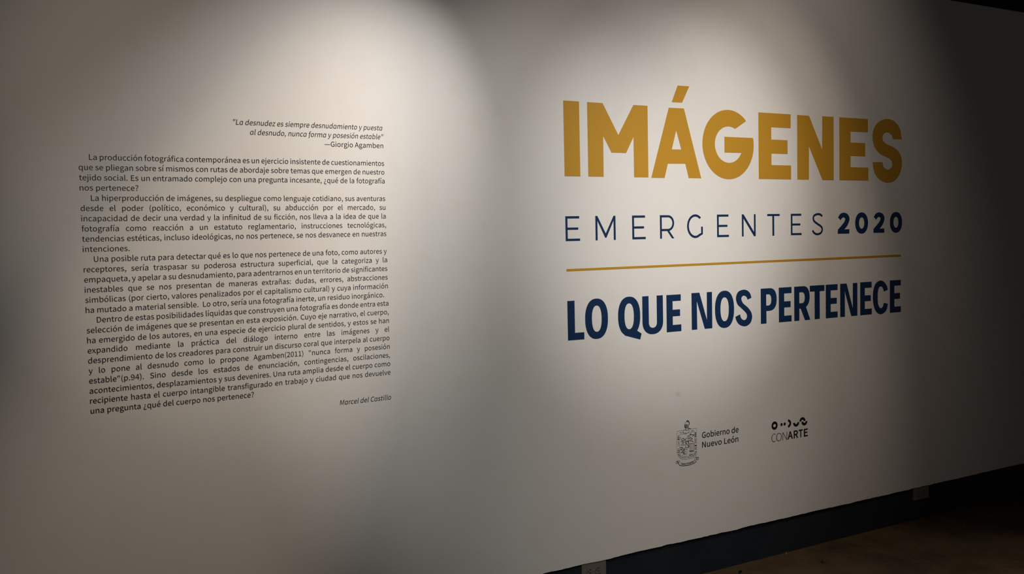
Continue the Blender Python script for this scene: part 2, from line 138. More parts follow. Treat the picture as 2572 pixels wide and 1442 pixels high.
D = json.loads(r'''{"S_title":[[3713.2,1923.7,1],[3649.1,1922.6,1],[3638.9,1943.5],[3608.5,1954.3],[3584.9,1945.0],[3575.8,1925.9],[3585.9,1907.5],[3613.6,1894.7],[3661.8,1880.7],[3697.8,1855.9],[3714.9,1814.8],[3703.0,1762.6],[3664.5,1724.0],[3613.6,1711.4],[3555.7,1726.2],[3518.4,1761.4],[3506.1,1808.6,1],[3575.8,1810.1,1],[3584.8,1786.4],[3611.1,1774.9],[3636.4,1783.9],[3645.1,1803.0],[3636.4,1821.7],[3611.0,1833.8],[3560.8,1848.9],[3521.0,1881.8],[3506.2,1928.6],[3518.6,1973.0],[3553.4,2003.1],[3606.0,2018.0],[3661.7,2007.8],[3700.2,1973.2]],"two":[[3273.0,1547.3,1],[3289.1,1534.1,1],[3299.3,1544.1],[3310.9,1547.3],[3320.2,1539.4],[3313.6,1525.1],[3298.3,1511.2],[3270.5,1488.8,1],[3270.4,1470.9,1],[3347.0,1470.6,1],[3347.1,1490.9,1],[3313.5,1490.4,1],[3335.5,1510.7],[3348.2,1537.8],[3338.0,1559.8],[3310.1,1568.8],[3286.9,1562.4]],"S_sub":[[2731.8,1198.6,1],[2709.4,1191.1,1],[2702.7,1203.7],[2689.5,1209.9],[2678.2,1206.8],[2673.2,1195.5],[2683.0,1176.6],[2709.1,1157.4],[2727.9,1137.2],[2735.0,1115.2],[2727.4,1091.0],[2708.1,1077.5],[2685.9,1075.3],[2659.9,1084.7],[2644.1,1102.5],[2638.3,1119.6,1],[2664.4,1128.7,1],[2672.2,1110.5],[2688.2,1102.1],[2701.2,1107.5],[2705.4,1120.1],[2698.7,1134.3],[2672.8,1155.8],[2651.0,1173.8],[2642.5,1198.6],[2649.5,1221.0],[2665.6,1232.5],[2689.8,1235.9],[2709.9,1230.3],[2724.7,1216.7]],"C_sub":[[3613.8,1192.4,1],[3586.0,1185.2,1],[3577.6,1203.6],[3562.8,1211.0],[3549.5,1203.2],[3543.1,1183.9],[3542.1,1156.9],[3544.0,1129.7],[3551.9,1111.7],[3564.2,1104.9],[3577.5,1110.9],[3586.0,1129.8,1],[3614.8,1123.2,1],[3603.9,1094.1],[3582.5,1079.4],[3559.2,1076.0],[3533.2,1088.1],[3516.1,1114.4],[3507.8,1155.3],[3512.2,1195.5],[3528.4,1226.7],[3559.3,1238.9],[3587.5,1230.9],[3605.9,1212.1]],"crest_helmet":[[[[2360.5,691.7],[2365.4,693.7],[2371.1,691.5],[2375.3,686.4],[2376.4,680.9],[2374.7,674.9]],3.6],[[[2366.3,693.9],[2370.2,694.4],[2372.7,691.6]],2.5],[[[2351.6,678.4],[2354.1,685.1],[2359.5,689.5],[2366.3,689.3],[2371.0,686.1]],1.2],[[[2371.8,675.2],[2372.6,663.6],[2370.6,659.2]],1.5],[[[2350.7,678.6],[2367.0,677.4],[2367.8,664.9],[2361.0,662.7],[2352.4,666.8],[2350.7,678.6]],2.2],[[[2351.6,675.7],[2366.6,674.3]],1.6],[[[2351.9,672.9],[2366.0,671.5]],1.5],[[[2352.5,670.0],[2365.9,668.9]],1.5],[[[2353.4,667.5],[2365.9,666.4]],1.5],[[[2357.2,664.7],[2356.1,657.2]],1.5],[[[2372.2,662.9],[2372.6,659.0],[2362.8,653.3],[2354.2,657.4]],2],[[[2345.5,655.4],[2355.2,658.0]],1.6],[[[2345.5,655.4],[2344.4,647.1],[2354.9,638.1],[2368.5,643.3],[2374.3,648.0],[2373.5,655.8]],1.5],[[[2355.0,648.1],[2353.0,642.9],[2358.8,641.4],[2360.8,647.3]],1],[[[2373.6,660.4],[2378.4,659.0],[2384.5,657.0]],3]],"crest_shield":[[[[2310.7,655.6],[2343.6,656.4]],0.7],[[[2382.2,655.9],[2415.3,656.1]],0.7],[[[2310.7,655.6],[2308.8,575.0],[2311.4,559.3],[2318.8,544.5],[2330.2,535.2],[2347.4,530.8],[2360.9,530.2],[2372.5,530.4],[2388.1,531.0],[2403.7,534.3],[2411.6,541.0],[2414.7,551.4],[2415.3,656.1]],0.7],[[[2324.2,639.7],[2351.0,640.1]],0.7],[[[2370.4,641.5],[2404.9,641.9]],0.7],[[[2324.2,639.7],[2322.5,560.1],[2328.5,552.4],[2341.9,546.7],[2360.5,542.9]],0.7],[[[2404.3,641.2],[2402.1,554.7],[2398.1,549.0],[2388.3,545.0],[2372.7,544.0]],0.7],[[[2324.8,649.3],[2325.3,645.6]],1.6],[[[2329.3,649.2],[2331.4,645.4]],1.6],[[[2333.8,649.1],[2332.9,645.4]],1.6],[[[2338.3,649.0],[2339.5,645.2]],1.6],[[[2342.8,648.9],[2342.5,645.2]],1.6],[[[2385.8,650.0],[2386.4,645.9]],1.8],[[[2390.0,649.9],[2392.4,645.9]],1.8],[[[2394.3,649.9],[2393.4,645.8]],1.8],[[[2398.5,649.8],[2399.9,645.8]],1.8],[[[2320.6,634.3],[2314.1,635.3]],2],[[[2320.4,630.5],[2313.8,629.7]],2],[[[2320.2,626.7],[2313.8,629.2]],2],[[[2320.0,622.9],[2313.4,623.1]],2],[[[2312.8,620.0],[2323.9,620.2]],2.6],[[[2320.1,611.8],[2315.9,612.4]],1],[[[2320.0,608.8],[2315.8,608.1]],1],[[[2320.0,605.7],[2315.8,607.3]],1],[[[2319.9,602.6],[2315.7,602.7]],1],[[[2319.9,599.6],[2315.7,600.8]],1],[[[2319.8,596.5],[2315.7,597.1]],1],[[[2319.8,593.5],[2315.6,592.8]],1],[[[2319.3,579.0],[2313.6,579.9]],2],[[[2319.0,574.7],[2313.2,574.0]],2],[[[2318.8,570.4],[2313.1,572.7]],2],[[[2311.5,565.1],[2322.0,566.3]],2.6],[[[2319.4,559.1],[2313.8,557.7]],1.7],[[[2321.4,555.3],[2316.7,552.3]],1.7],[[[2323.3,551.5],[2317.0,551.7]],1.7],[[[2325.9,549.1],[2322.3,545.6]],1.7],[[[2329.4,546.0],[2324.2,543.8]],1.7],[[[2331.1,544.0],[2330.5,539.2]],1.7],[[[2335.9,543.0],[2337.4,537.7]],1.7],[[[2340.7,542.0],[2338.2,537.6]],1.7],[[[2345.5,541.0],[2345.8,536.0]],1.7],[[[2349.6,540.8],[2349.1,535.9]],1.7],[[[2354.4,540.7],[2355.1,535.7]],1.7],[[[2363.1,540.1],[2364.1,535.1]],1.7],[[[2368.2,540.2],[2371.4,535.2]],1.7],[[[2373.4,540.2],[2372.6,535.2]],1.7],[[[2378.3,540.3],[2380.7,535.4]],1.7],[[[2383.4,540.7],[2383.7,535.6]],1.7],[[[2388.6,541.0],[2390.0,536.0]],1.7],[[[2392.8,541.7],[2397.6,537.5]],1.7],[[[2397.5,543.0],[2398.7,537.8]],1.7],[[[2402.2,544.4],[2405.9,539.8]],1.7],[[[2402.9,546.8],[2408.2,543.3]],1.7],[[[2404.9,550.4],[2410.7,547.8]],1.7],[[[2406.4,553.5],[2412.9,553.9]],1.7],[[[2407.0,557.6],[2413.0,554.9]],1.7],[[[2409.6,639.7],[2408.9,618.1]],4.5],[[[2411.5,611.8],[2406.8,612.4]],1.3],[[[2411.5,609.1],[2406.8,608.4]],1.3],[[[2411.4,606.4],[2406.8,608.1]],1.3],[[[2411.4,603.7],[2406.7,603.7]],1.3],[[[2411.4,601.0],[2406.7,602.3]],1.3],[[[2411.3,598.2],[2406.6,598.9]],1.3],[[[2411.3,595.5],[2406.6,594.9]],1.3],[[[2411.2,592.8],[2406.6,594.6]],1.3],[[[2404.0,582.0],[2415.8,582.3]],3],[[[2407.4,585.8],[2412.2,578.2]],2],[[[2411.9,573.8],[2406.5,574.5]],2],[[[2411.9,569.7],[2406.4,568.9]],2],[[[2411.8,565.5],[2406.4,567.6]],2]],"crest_charges":[[[[2364.4,628.4],[2374.0,628.0]],2],[[[2371.1,625.3],[2377.0,630.7],[2381.9,636.2],[2389.6,631.9]],2.2],[[[2381.9,636.2],[2384.1,626.7]],2.2],[[[2389.6,630.6],[2399.3,631.0],[2401.2,624.5]],2.2],[[[2391.4,622.7],[2397.7,628.4]],2],[[[2373.8,616.9],[2385.5,618.8],[2393.2,613.2]],2],[[[2366.1,614.8],[2375.8,618.5]],2],[[[2379.6,611.5],[2392.2,611.8]],2],[[[2367.9,608.4],[2381.5,608.5]],2.2],[[[2381.4,603.1],[2388.2,606.1],[2395.3,599.7]],2.2],[[[2378.8,624.3],[2373.9,618.7]],1.6],[[[2383.6,623.7],[2381.6,617.7]],1.4],[[[2392.1,601.7],[2395.9,600.4]],4],[[[2326.3,626.1],[2328.9,626.3]],4.5],[[[2329.6,617.5],[2343.1,622.7],[2350.7,615.6],[2362.3,620.2],[2371.0,621.4]],1.6],[[[2333.3,614.7],[2347.7,609.5]],1.6],[[[2342.1,619.7],[2348.7,612.0],[2356.4,614.8]],1.2],[[[2329.4,609.1],[2339.0,610.9],[2343.2,604.2],[2333.1,602.1]],1.8],[[[2338.5,598.4],[2346.6,603.5]],1.8],[[[2329.2,595.0],[2351.3,593.2]],1.8],[[[2350.6,612.5],[2366.0,607.4],[2373.7,608.0]],1.4],[[[2350.5,606.0],[2372.7,603.5]],2.4],[[[2372.1,605.1],[2371.5,587.4],[2375.3,583.1]],3],[[[2353.3,602.9],[2360.0,595.9],[2373.3,578.4]],1.8],[[[2358.1,600.7],[2365.7,592.0]],1],[[[2355.2,599.6],[2354.5,581.2],[2373.3,578.4]],1.8],[[[2350.1,577.2],[2354.3,579.7]],1.6],[[[2325.2,584.8],[2338.6,583.3],[2338.1,576.9],[2329.9,576.5],[2338.0,570.8]],2.6],[[[2327.0,580.2],[2327.9,574.0],[2323.0,568.5]],2],[[[2345.5,579.3],[2345.3,571.6],[2339.9,567.7]],3.4],[[[2344.2,573.0],[2349.9,568.7]],3.2],[[[2350.0,573.8],[2362.5,573.2]],1.8],[[[2330.6,563.6],[2337.4,566.5],[2342.1,558.2],[2349.9,564.9],[2355.6,562.5]],1.8],[[[2341.2,566.0],[2347.8,556.7]],1.8],[[[2323.9,561.5],[2338.3,561.0]],1.2],[[[2340.1,555.4],[2357.8,553.3]],2.4],[[[2375.4,595.1],[2401.9,592.7]],1.2],[[[2362.6,575.5],[2361.1,543.0]],0.7],[[[2374.6,562.0],[2398.6,560.6]],3.2],[[[2371.8,546.4],[2392.6,545.1]],1.6],[[[2377.0,594.3],[2376.5,564.7]],0.9],[[[2380.9,593.7],[2380.4,564.1]],0.9],[[[2385.5,593.1],[2385.1,563.5]],0.9],[[[2390.6,592.5],[2390.1,562.8]],0.9],[[[2396.0,591.8],[2395.5,562.1]],0.9],[[[2400.3,591.2],[2399.8,561.5]],0.9],[[[2378.4,559.8],[2378.2,547.7]],0.8],[[[2384.6,558.9],[2384.4,546.9]],0.8],[[[2390.8,558.1],[2390.6,546.0]],0.8]],"crest_scroll":[[[[2303.3,527.0],[2310.0,528.9],[2315.0,523.2],[2309.8,517.8],[2303.6,521.8],[2303.3,527.0]],1.7],[[[2308.0,525.3],[2315.6,522.2],[2320.2,510.5],[2327.8,507.1]],2.4],[[[2312.5,529.7],[2320.5,530.4],[2324.6,521.4]],1.3],[[[2328.0,517.9],[2341.4,514.4],[2356.8,513.0],[2380.0,514.4],[2400.5,518.0]],1.2],[[[2322.1,508.4],[2341.2,504.3],[2356.6,503.5],[2379.9,503.5],[2403.3,508.0],[2413.2,515.9]],2.2],[[[2401.5,517.2],[2405.2,530.2],[2413.1,530.7],[2409.4,522.6],[2403.8,514.9]],1.5],[[[2413.0,529.6],[2422.8,529.3],[2424.7,523.6],[2417.6,519.2],[2413.0,523.7],[2418.3,526.1]],2],[[[2360.2,512.2],[2358.5,503.5]],1.6],[[[2332.4,514.1],[2332.1,508.9]],1.8],[[[2335.4,513.6],[2337.4,508.0]],1.8],[[[2338.4,513.1],[2336.1,508.3]],1.8],[[[2341.4,512.6],[2342.1,507.3]],1.8],[[[2344.4,512.1],[2342.8,507.1]],1.8],[[[2347.4,511.6],[2347.1,506.4]],1.8],[[[2350.4,511.1],[2352.4,505.5]],1.8],[[[2353.4,510.6],[2351.1,505.7]],1.8],[[[2364.4,511.3],[2366.2,505.4]],1.8],[[[2368.0,511.6],[2372.4,505.8]],1.8],[[[2371.7,511.8],[2371.4,505.8]],1.8],[[[2375.4,512.1],[2378.3,506.3]],1.8],[[[2378.6,512.3],[2379.9,506.3]],1.8],[[[2382.2,513.0],[2384.8,507.1]],1.8],[[[2385.7,513.6],[2390.8,508.2]],1.8],[[[2389.3,514.2],[2389.9,508.0]],1.8],[[[2392.8,514.8],[2396.5,509.2]],1.8],[[[2396.4,515.5],[2397.7,509.4]],1.8]]}''')

# ------------------------------------------------------------------ object helpers
def link(name, mesh, mat, parent=None, loc=(0, 0, 0)):
    o = bpy.data.objects.new(name, mesh); C.objects.link(o)
    if mat: mesh.materials.append(mat)
    o.location = loc
    if parent: o.parent = parent
    return o

def thing(name, label, category, loc=(0, 0, 0), group=None):
    o = bpy.data.objects.new(name, None); C.objects.link(o)
    o.location = loc; o.empty_display_size = 0.05
    o['label'] = label; o['category'] = category
    if group: o['group'] = group
    return o

def tag(o, label, category, group=None):
    o['label'] = label; o['category'] = category
    if group: o['group'] = group

def box_bm(bm, x0, x1, y0, y1, z0, z1):
    v = [bm.verts.new(p) for p in ((x0,y0,z0),(x1,y0,z0),(x1,y1,z0),(x0,y1,z0),(x0,y0,z1),(x1,y0,z1),(x1,y1,z1),(x0,y1,z1))]
    for f in ((0,3,2,1),(4,5,6,7),(0,1,5,4),(1,2,6,5),(2,3,7,6),(3,0,4,7)):
        bm.faces.new([v[i] for i in f])
    return v

def mesh_from(bm, name):
    me = bpy.data.meshes.new(name); bm.to_mesh(me); bm.free(); return me

# flat cut-out shapes: loops of (x, z) in wall coordinates, given a small thickness
class Cut:
    def __init__(self, depth): self.v = []; self.f = []; self.d = depth
    def add(self, loops, tf=lambda p: p, tris=None):
        if tris is None: tris = tri(loops)
        pts = [tf(p) for lp in loops for p in lp]
        n = len(pts); b = len(self.v)
        self.v += [(p[0], -self.d, p[1]) for p in pts] + [(p[0], 0.0, p[1]) for p in pts]
        for t in tris:
            a, c, e = (pts[i] for i in t)
            area = (c[0]-a[0])*(e[1]-a[1]) - (c[1]-a[1])*(e[0]-a[0])
            t = t if area > 0 else (t[0], t[2], t[1])
            self.f.append(tuple(b+i for i in t))
        k = 0
        for lp in loops:
            m_ = len(lp)
            for i in range(m_):
                p, q = b+k+i, b+k+(i+1) % m_
                self.f.append((p, q, q+n, p+n))
            k += m_
    def ribbon(self, path, w, closed=False):
        P = [Vector(p) for p in path]
        Lf, Rt = [], []
        for i, p in enumerate(P):
            a = P[i-1] if i else (P[-2] if closed else None)
            c = P[i+1] if i < len(P)-1 else (P[1] if closed else None)
            d1 = (p-a).normalized() if a is not None else None
            d2 = (c-p).normalized() if c is not None else None
            d1 = d1 or d2; d2 = d2 or d1
            n1 = Vector((-d1.y, d1.x)); n2 = Vector((-d2.y, d2.x))
            nn = n1+n2
            if nn.length < 0.3: nn = n1.copy()
            nn.normalize()
            s = min(1.0/max(nn.dot(n1), 0.5), 1.6)*w/2
            Lf.append(p+nn*s); Rt.append(p-nn*s)
        loop = [tuple(x) for x in Lf] + [tuple(x) for x in reversed(Rt)]
        k = len(P)
        tris = []
        for i in range(k-1):
            a, b_, c_, d_ = i, i+1, 2*k-2-i, 2*k-1-i
            tris += [(a, b_, c_), (a, c_, d_)]
        self.add([loop], tris=tris)
    def build(self, name, mat, parent, org):
        me = bpy.data.meshes.new(name)
        ox, oz = org
        me.from_pydata([(x-ox, y, z-oz) for x, y, z in self.v], [], self.f)
        me.update()
        return link(name, me, mat, parent)

def in_loop(p, lp):
    c = False
    for i in range(len(lp)):
        a, b = lp[i-1], lp[i]
        if (a[1] > p[1]) != (b[1] > p[1]) and p[0] < (b[0]-a[0])*(p[1]-a[1])/(b[1]-a[1])+a[0]: c = not c
    return c
def tri(loops):
    """triangles over the joined point list; every outer outline is filled with its own holes"""
    base, k = [], 0
    for lp in loops: base.append(k); k += len(lp)
    depth = [sum(in_loop(lp[0], o) for j, o in enumerate(loops) if j != i) for i, lp in enumerate(loops)]
    out = []
    for i, lp in enumerate(loops):
        if depth[i] % 2: continue
        grp = [i]+[j for j, o in enumerate(loops) if depth[j] == depth[i]+1 and in_loop(o[0], lp)]
        idx = [base[j]+q for j in grp for q in range(len(loops[j]))]
        for t in tessellate_polygon([[Vector((p[0], p[1], 0)) for p in loops[j]] for j in grp]):
            out.append(tuple(idx[q] for q in t))
    return out

def grow(loops, d):
    """move every outline outwards by d (ink side), holes shrink"""
    out = []
    def area(lp): return sum(lp[i-1][0]*lp[i][1]-lp[i][0]*lp[i-1][1] for i in range(len(lp)))/2
    def inside(p, lp):
        c = False
        for i in range(len(lp)):
            a, b = lp[i-1], lp[i]
            if (a[1] > p[1]) != (b[1] > p[1]) and p[0] < (b[0]-a[0])*(p[1]-a[1])/(b[1]-a[1])+a[0]: c = not c
        return c
    loops = [[p for i, p in enumerate(lp) if math.dist(p, lp[i-1]) > 0.7*abs(d)] for lp in loops]
    for k, lp in enumerate(loops):
        hole = sum(inside(lp[0], o) for j, o in enumerate(loops) if j != k) % 2
        s = 1 if area(lp) > 0 else -1
        if hole: s = -s
        n = len(lp); r = []
        for i in range(n):
            a, p, c = Vector(lp[i-1]), Vector(lp[i]), Vector(lp[(i+1) % n])
            e1, e2 = p-a, c-p
            if e1.length < 1e-9 or e2.length < 1e-9: r.append(tuple(p)); continue
            e1.normalize(); e2.normalize()
            n1, n2 = Vector((e1.y, -e1.x)), Vector((e2.y, -e2.x))
            nn = n1+n2
            if nn.length < 0.2: nn = n1
            nn.normalize()
            q = p + nn*(s*d/max(nn.dot(n1), 0.6))
            r.append((q.x, q.y))
        out.append(r)
    return out

def arc(cx, cz, rx, rz, a0, a1, n=24, p=2.0):
    r = []
    for i in range(n+1):
        t = math.radians(a0+(a1-a0)*i/n); c, s = math.cos(t), math.sin(t)
        r.append((cx+rx*math.copysign(abs(c)**(2/p), c), cz+rz*math.copysign(abs(s)**(2/p), s)))
    return r
def oval(x0, x1, z0, z1, p=2.0, n=44):
    return arc((x0+x1)/2, (z0+z1)/2, (x1-x0)/2, (z1-z0)/2, 0, 360, n, p)[:-1]

def smooth(pts, k=5):
    """closed Catmull-Rom outline; points with a third value are corners"""
    n = len(pts); out = []
    for i in range(n):
        p1, p2 = pts[i], pts[(i+1) % n]
        p0, p3 = pts[i-1], pts[(i+2) % n]
        c1, c2 = len(p1) > 2, len(p2) > 2
        if c1 and c2: out.append((p1[0], p1[1])); continue
        if c1: p0 = (2*p1[0]-p2[0], 2*p1[1]-p2[1])
        if c2: p3 = (2*p2[0]-p1[0], 2*p2[1]-p1[1])
        for j in range(k):
            t = j/k
            out.append(tuple(0.5*(2*p1[a]+(p2[a]-p0[a])*t+(2*p0[a]-5*p1[a]+4*p2[a]-p3[a])*t*t+(3*p1[a]-p0[a]-3*p2[a]+p3[a])*t**3) for a in (0, 1)))
    return out
def smooth_open(pts, k=7):
    q = [tuple(p) for p in pts]; out = []
    for i in range(len(q)-1):
        p1, p2 = q[i], q[i+1]
        p0 = q[i-1] if i else (2*p1[0]-p2[0], 2*p1[1]-p2[1])
        p3 = q[i+2] if i+2 < len(q) else (2*p2[0]-p1[0], 2*p2[1]-p1[1])
        for j in range(k):
            t = j/k
            out.append(tuple(0.5*(2*p1[a]+(p2[a]-p0[a])*t+(2*p0[a]-5*p1[a]+4*p2[a]-p3[a])*t*t+(3*p1[a]-p0[a]-3*p2[a]+p3[a])*t**3) for a in (0, 1)))
    return out+[q[-1]]

# ------------------------------------------------------------------ the setting
def slab(name, mat, x0, x1, y0, y1, z0, z1):
    bm = bmesh.new(); box_bm(bm, x0, x1, y0, y1, z0, z1)
    o = link(name, mesh_from(bm, name), mat); o['kind'] = 'structure'; return o

slab('floor', M_FLOOR, -4, 11, -4, 3.2, -0.1, FLOOR_Z)
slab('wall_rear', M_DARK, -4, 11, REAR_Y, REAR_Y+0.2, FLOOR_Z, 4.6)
slab('ceiling', M_CEIL, -4, 11, -4, 3.2, 4.6, 4.7)

# white plasterboard wall, standing a hand's width off the floor, lower edge roughly cut
def white_wall():
    bm = bmesh.new()
    x0, x1, n = -4.0, 11.0, 900
    import random
    rnd = random.Random(4)
    zb = []
    w = 0.0
    for i in range(n+1):
        x = x0+(x1-x0)*i/n
        w = 0.6*w+rnd.uniform(-0.0011, 0.0011)
        bumpz = 0.0028*math.exp(-((x-2.262)/0.03)**2) - 0.0022*math.exp(-((x-2.62)/0.05)**2)
        zb.append(0.1785+w+bumpz)
    zt = 2.631
    fr, bk, ft, bt = [], [], [], []
    for i in range(n+1):
        x = x0+(x1-x0)*i/n
        fr.append(bm.verts.new((x, WALL_Y, zb[i]))); bk.append(bm.verts.new((x, REAR_Y, zb[i]+rnd.uniform(0, .002))))
        ft.append(bm.verts.new((x, WALL_Y, zt))); bt.append(bm.verts.new((x, REAR_Y, zt)))
    for i in range(n):
        bm.faces.new((fr[i], fr[i+1], ft[i+1], ft[i]))
        bm.faces.new((fr[i+1], fr[i], bk[i], bk[i+1]))
        bm.faces.new((ft[i], ft[i+1], bt[i+1], bt[i]))
        bm.faces.new((bk[i+1], bk[i], bt[i], bt[i+1]))
    bm.faces.new((fr[0], ft[0], bt[0], bk[0])); bm.faces.new((ft[n], fr[n], bk[n], bt[n]))
    o = link('wall_front', mesh_from(bm, 'wall_front'), M_WALL); o['kind'] = 'structure'
white_wall()

# ------------------------------------------------------------------ lettering on the wall
MM = 0.001
THICK = 0.0006
X0 = 1780.0
def lettering(name, label, category, org_mm, mat, letters, tilt=0.0, group=None, part='letter', labels=None, subs=None):
    org = (org_mm[0]*MM, org_mm[1]*MM)
    t = thing(name, label, category, (org[0], WALL_Y-0.0001, org[1]), group)
    tf = lambda p: (p[0]*MM, (p[1]+tilt*(p[0]-X0))*MM)
    for i, loops in enumerate(letters):
        c = Cut(THICK); c.add(loops, tf)
        o = c.build(part, mat, t, org)
        if labels and labels[i]: o['label'] = labels[i]
        if subs and i in subs:
            nm, lps = subs[i]
            c2 = Cut(THICK); c2.add(lps, tf); s = c2.build(nm, mat, o, org)
    return t

def L_E(x0, x1, xm, xs, z, zt):
    """E from stem, arm ends and the seven heights z = bottom..top"""
    return [[(x0,z[0]),(x1,z[0]),(x1,z[1]),(xs,z[1]),(xs,z[2]),(xm,z[2]),(xm,z[3]),(xs,z[3]),(xs,z[4]),(zt,z[4]),(zt,z[5]),(x0,z[5])]]

# -- the golden title
B0, T0 = 1718.0, 2008.0
def title_G():
    o = arc(2608.5, 1863.1, 143.5, 148, 45.5, 347, 60, 2.0)[:-1]
    o = [(2708.7,1967.1)] + [p for p in o if not (p[0] > 2706 and p[1] > 1863)]
    o += arc(2608.5, 1863.1, 143.5, 148, 348, 372.6, 6)
    o += [(2747.7,1896),(2586,1896),(2586,1829.2),(2673.5,1829.2)]
    o += arc(2610.5, 1863.1, 78, 77.8, -25, -298, 44)
    return [o]
title = [
    [[(1780.8,B0),(1852.5,B0),(1852.5,T0),(1780.8,T0)]],
    [[(1889.6,B0),(1961.6,B0),(1962.5,1879),(2001,1814),(2071.5,1814),(2109.4,1880),(2109.4,B0),(2180.5,B0),(2181,T0-.6),(2111,T0-.6),(2035.3,1884.5),(1962,T0-.6),(1889.8,T0-.6)]],
    [[(2195.2,1716.8),(2263,1716.8),(2280.5,1775.7),(2372.2,1777.2),(2389.6,1717.8),(2456.1,1717.4),(2367.8,2005.8),(2289.3,2005)],[(2326.5,1914),(2302.3,1835.2),(2352,1835.5)]],
    title_G(),
    L_E(2781, 2974.3, 2953.7, 2856, (1718.1,1780.1,1781,1831.5,1832,1892.5), 2973.4),
    [[(3013.2,1718.2),(3085,1718.2),(3086.2,1870.8),(3171.8,1717.6),(3244.6,1717.8),(3245.2,2009.4),(3172,2008.9),(3170.3,1857),(3087.5,2007.7),(3013.8,2007.7)]],
    L_E(3282.5, 3477.4, 3455.7, 3356.6, (1718.1,1779.2,1779.4,1831.8,1833.6,1894), 3474.5),
    [[(x, z-0.0016*(x-X0)) for x, z in smooth(D['S_title'])]],
]
# the two E letters need the full seven levels
def full_E(x0, x1, xm, xs, xt, z):
    return [[(x0,z[0]),(x1,z[0]),(x1,z[1]),(xs,z[1]),(xs,z[2]),(xm,z[2]),(xm,z[3]),(xs,z[3]),(xs,z[4]),(xt,z[4]),(xt,z[5]),(x0,z[5])]]
title[4] = full_E(2781, 2974.3, 2953.7, 2856, 2973.4, (1718.1,1780.4,1831.2,1892.6,1947,2008.6))
title[6] = full_E(3282.5, 3477.4, 3455.7, 3356.7, 3474.5, (1718.1,1779.4,1832.5,1894.8,1946.4,2009))
accent = [[(2305,2028.7),(2359.3,2029.2),(2397.6,2098.5),(2336.6,2098.2)]]
lettering('title_lettering', 'large bold golden wall title IMÁGENES above the thin navy line', 'wall lettering', (X0, B0), M_GOLD, title, 0.0016,
          labels=['letter I','letter M','letter A with an accent','letter G','letter E before the N','letter N','letter E before the S','letter S'], subs={2: ('accent', accent)})

# -- thin navy line EMERGENTES
b, t_, w = 1467.3, 1563.7, 9.4
def thin_E(x0, x1, xm, xt):
    return full_E(x0, x1, xm, x0+w, xt, (b, b+9, 1510.8, 1519.6, t_-9, t_))
def thin_R():
    return [[(2236,b),(2245.2,b),(2245.2,1498.2),(2273,1498.2),(2297.3,b),(2308.9,b),(2284,1498.7)] + arc(2278,1530.9,31.2,32.6,-75,90,20) + [(2236,t_)],
            [(2245.2,1507)] + arc(2278,1530.9,22.2,23.8,-90,90,18) + [(2245.2,1554.7)]]
def thin_G():
    return [arc(2421.5,1516,44,49.8,46,302,44) + [(2461.8,1481.6),(2461.8,1513.6),(2452.8,1513.6),(2452.8,1487)] + arc(2421.5,1516,34.6,40.4,-56,-312,40)]
def thin_S():
    c = Cut(THICK)
    return smooth_open([(3169.5,1551.5),(3155,1559.4),(3137,1560.8),(3118,1554.5),(3112,1541.5),(3118,1528.5),(3139,1516),(3161,1504.5),(3168.8,1490.5),(3160,1474.5),(3137,1468.8),(3118,1474.5),(3107,1486.5)], 6)
def ribbon_loop(path, wd):
    P = [Vector(p) for p in path]; A_, B_ = [], []
    for i, p in enumerate(P):
        d = (P[min(i+1, len(P)-1)]-P[max(i-1, 0)]).normalized(); n_ = Vector((-d.y, d.x))*wd/2
        A_.append(tuple(p+n_)); B_.append(tuple(p-n_))
    return [A_+B_[::-1]]
def thin_N(x0, x1):
    return [[(x0,b),(x0+w,b),(x0+w,t_-18),(x1-w-.3,b),(x1,b),(x1,t_),(x1-w,t_),(x1-w,b+18),(x0+w+.3,t_),(x0,t_)]]
emer = [
    thin_E(1779.9,1845.8,1838,1843.5),
    [[(1918.6,b),(1928,b),(1928,t_-19),(1964,1476.9),(1970,1476.9),(2005.2,t_-19),(2005.2,b),(2014.6,b),(2014.6,t_),(2005.6,t_),(1967,1493.5),(1928,t_),(1918.6,t_)]],
    thin_E(2096,2162.6,2154.8,2160.6),
    thin_R(), thin_G(),
    thin_E(2540.2,2605.8,2598,2604.2),
    thin_N(2680.3,2759.7),
    [[(2859.2,b),(2869.8,b),(2869.8,t_-8.8),(2903.2,t_-8.8),(2903.2,t_),(2828.8,t_),(2828.8,t_-8.8),(2859.2,t_-8.8)]],
    thin_E(2971.5,3037.4,3030,3036),
    ribbon_loop(thin_S(), 9.2),
]
lettering('heading_lettering', 'thin widely spaced navy capitals EMERGENTES under the golden title', 'wall lettering', (X0, b), M_NAVY, emer, 0.0016)

def down(lp): return [(x, z-0.0016*(x-X0)) for x, z in lp]
two = down(smooth(D['two']))
dx = 3512.6-3270.4
year = [
    [two],
    [oval(3387.1,3474.6,1466.1,1566.7,2.15), oval(3413,3449,1489.3,1543.4,2.1)],
    [[(3512.5+(x-3270.4)*0.996, z-.3) for x, z in two]],
    [oval(3628.7,3716.3,1466.1,1567,2.15), oval(3653.7,3690,1489.8,1543.6,2.1)],
]
lettering('year_lettering', 'bold navy number 2020 at the end of the thin line', 'wall lettering', (3270, b), M_NAVY, year, 0.0016, part='digit')

rule = Cut(THICK)
rule.add([[(1780.6*MM,1349.5*MM),(3707.9*MM,1351.6*MM),(3707.9*MM,1361.4*MM),(1780.6*MM,1358.9*MM)]])
ro = rule.build('divider_line', M_GOLD, None, (X0*MM, 1.3495)); ro.location = (X0*MM, WALL_Y-0.0001, 1.3495)
tag(ro, 'long thin golden line between the year and the bold navy words', 'divider line')

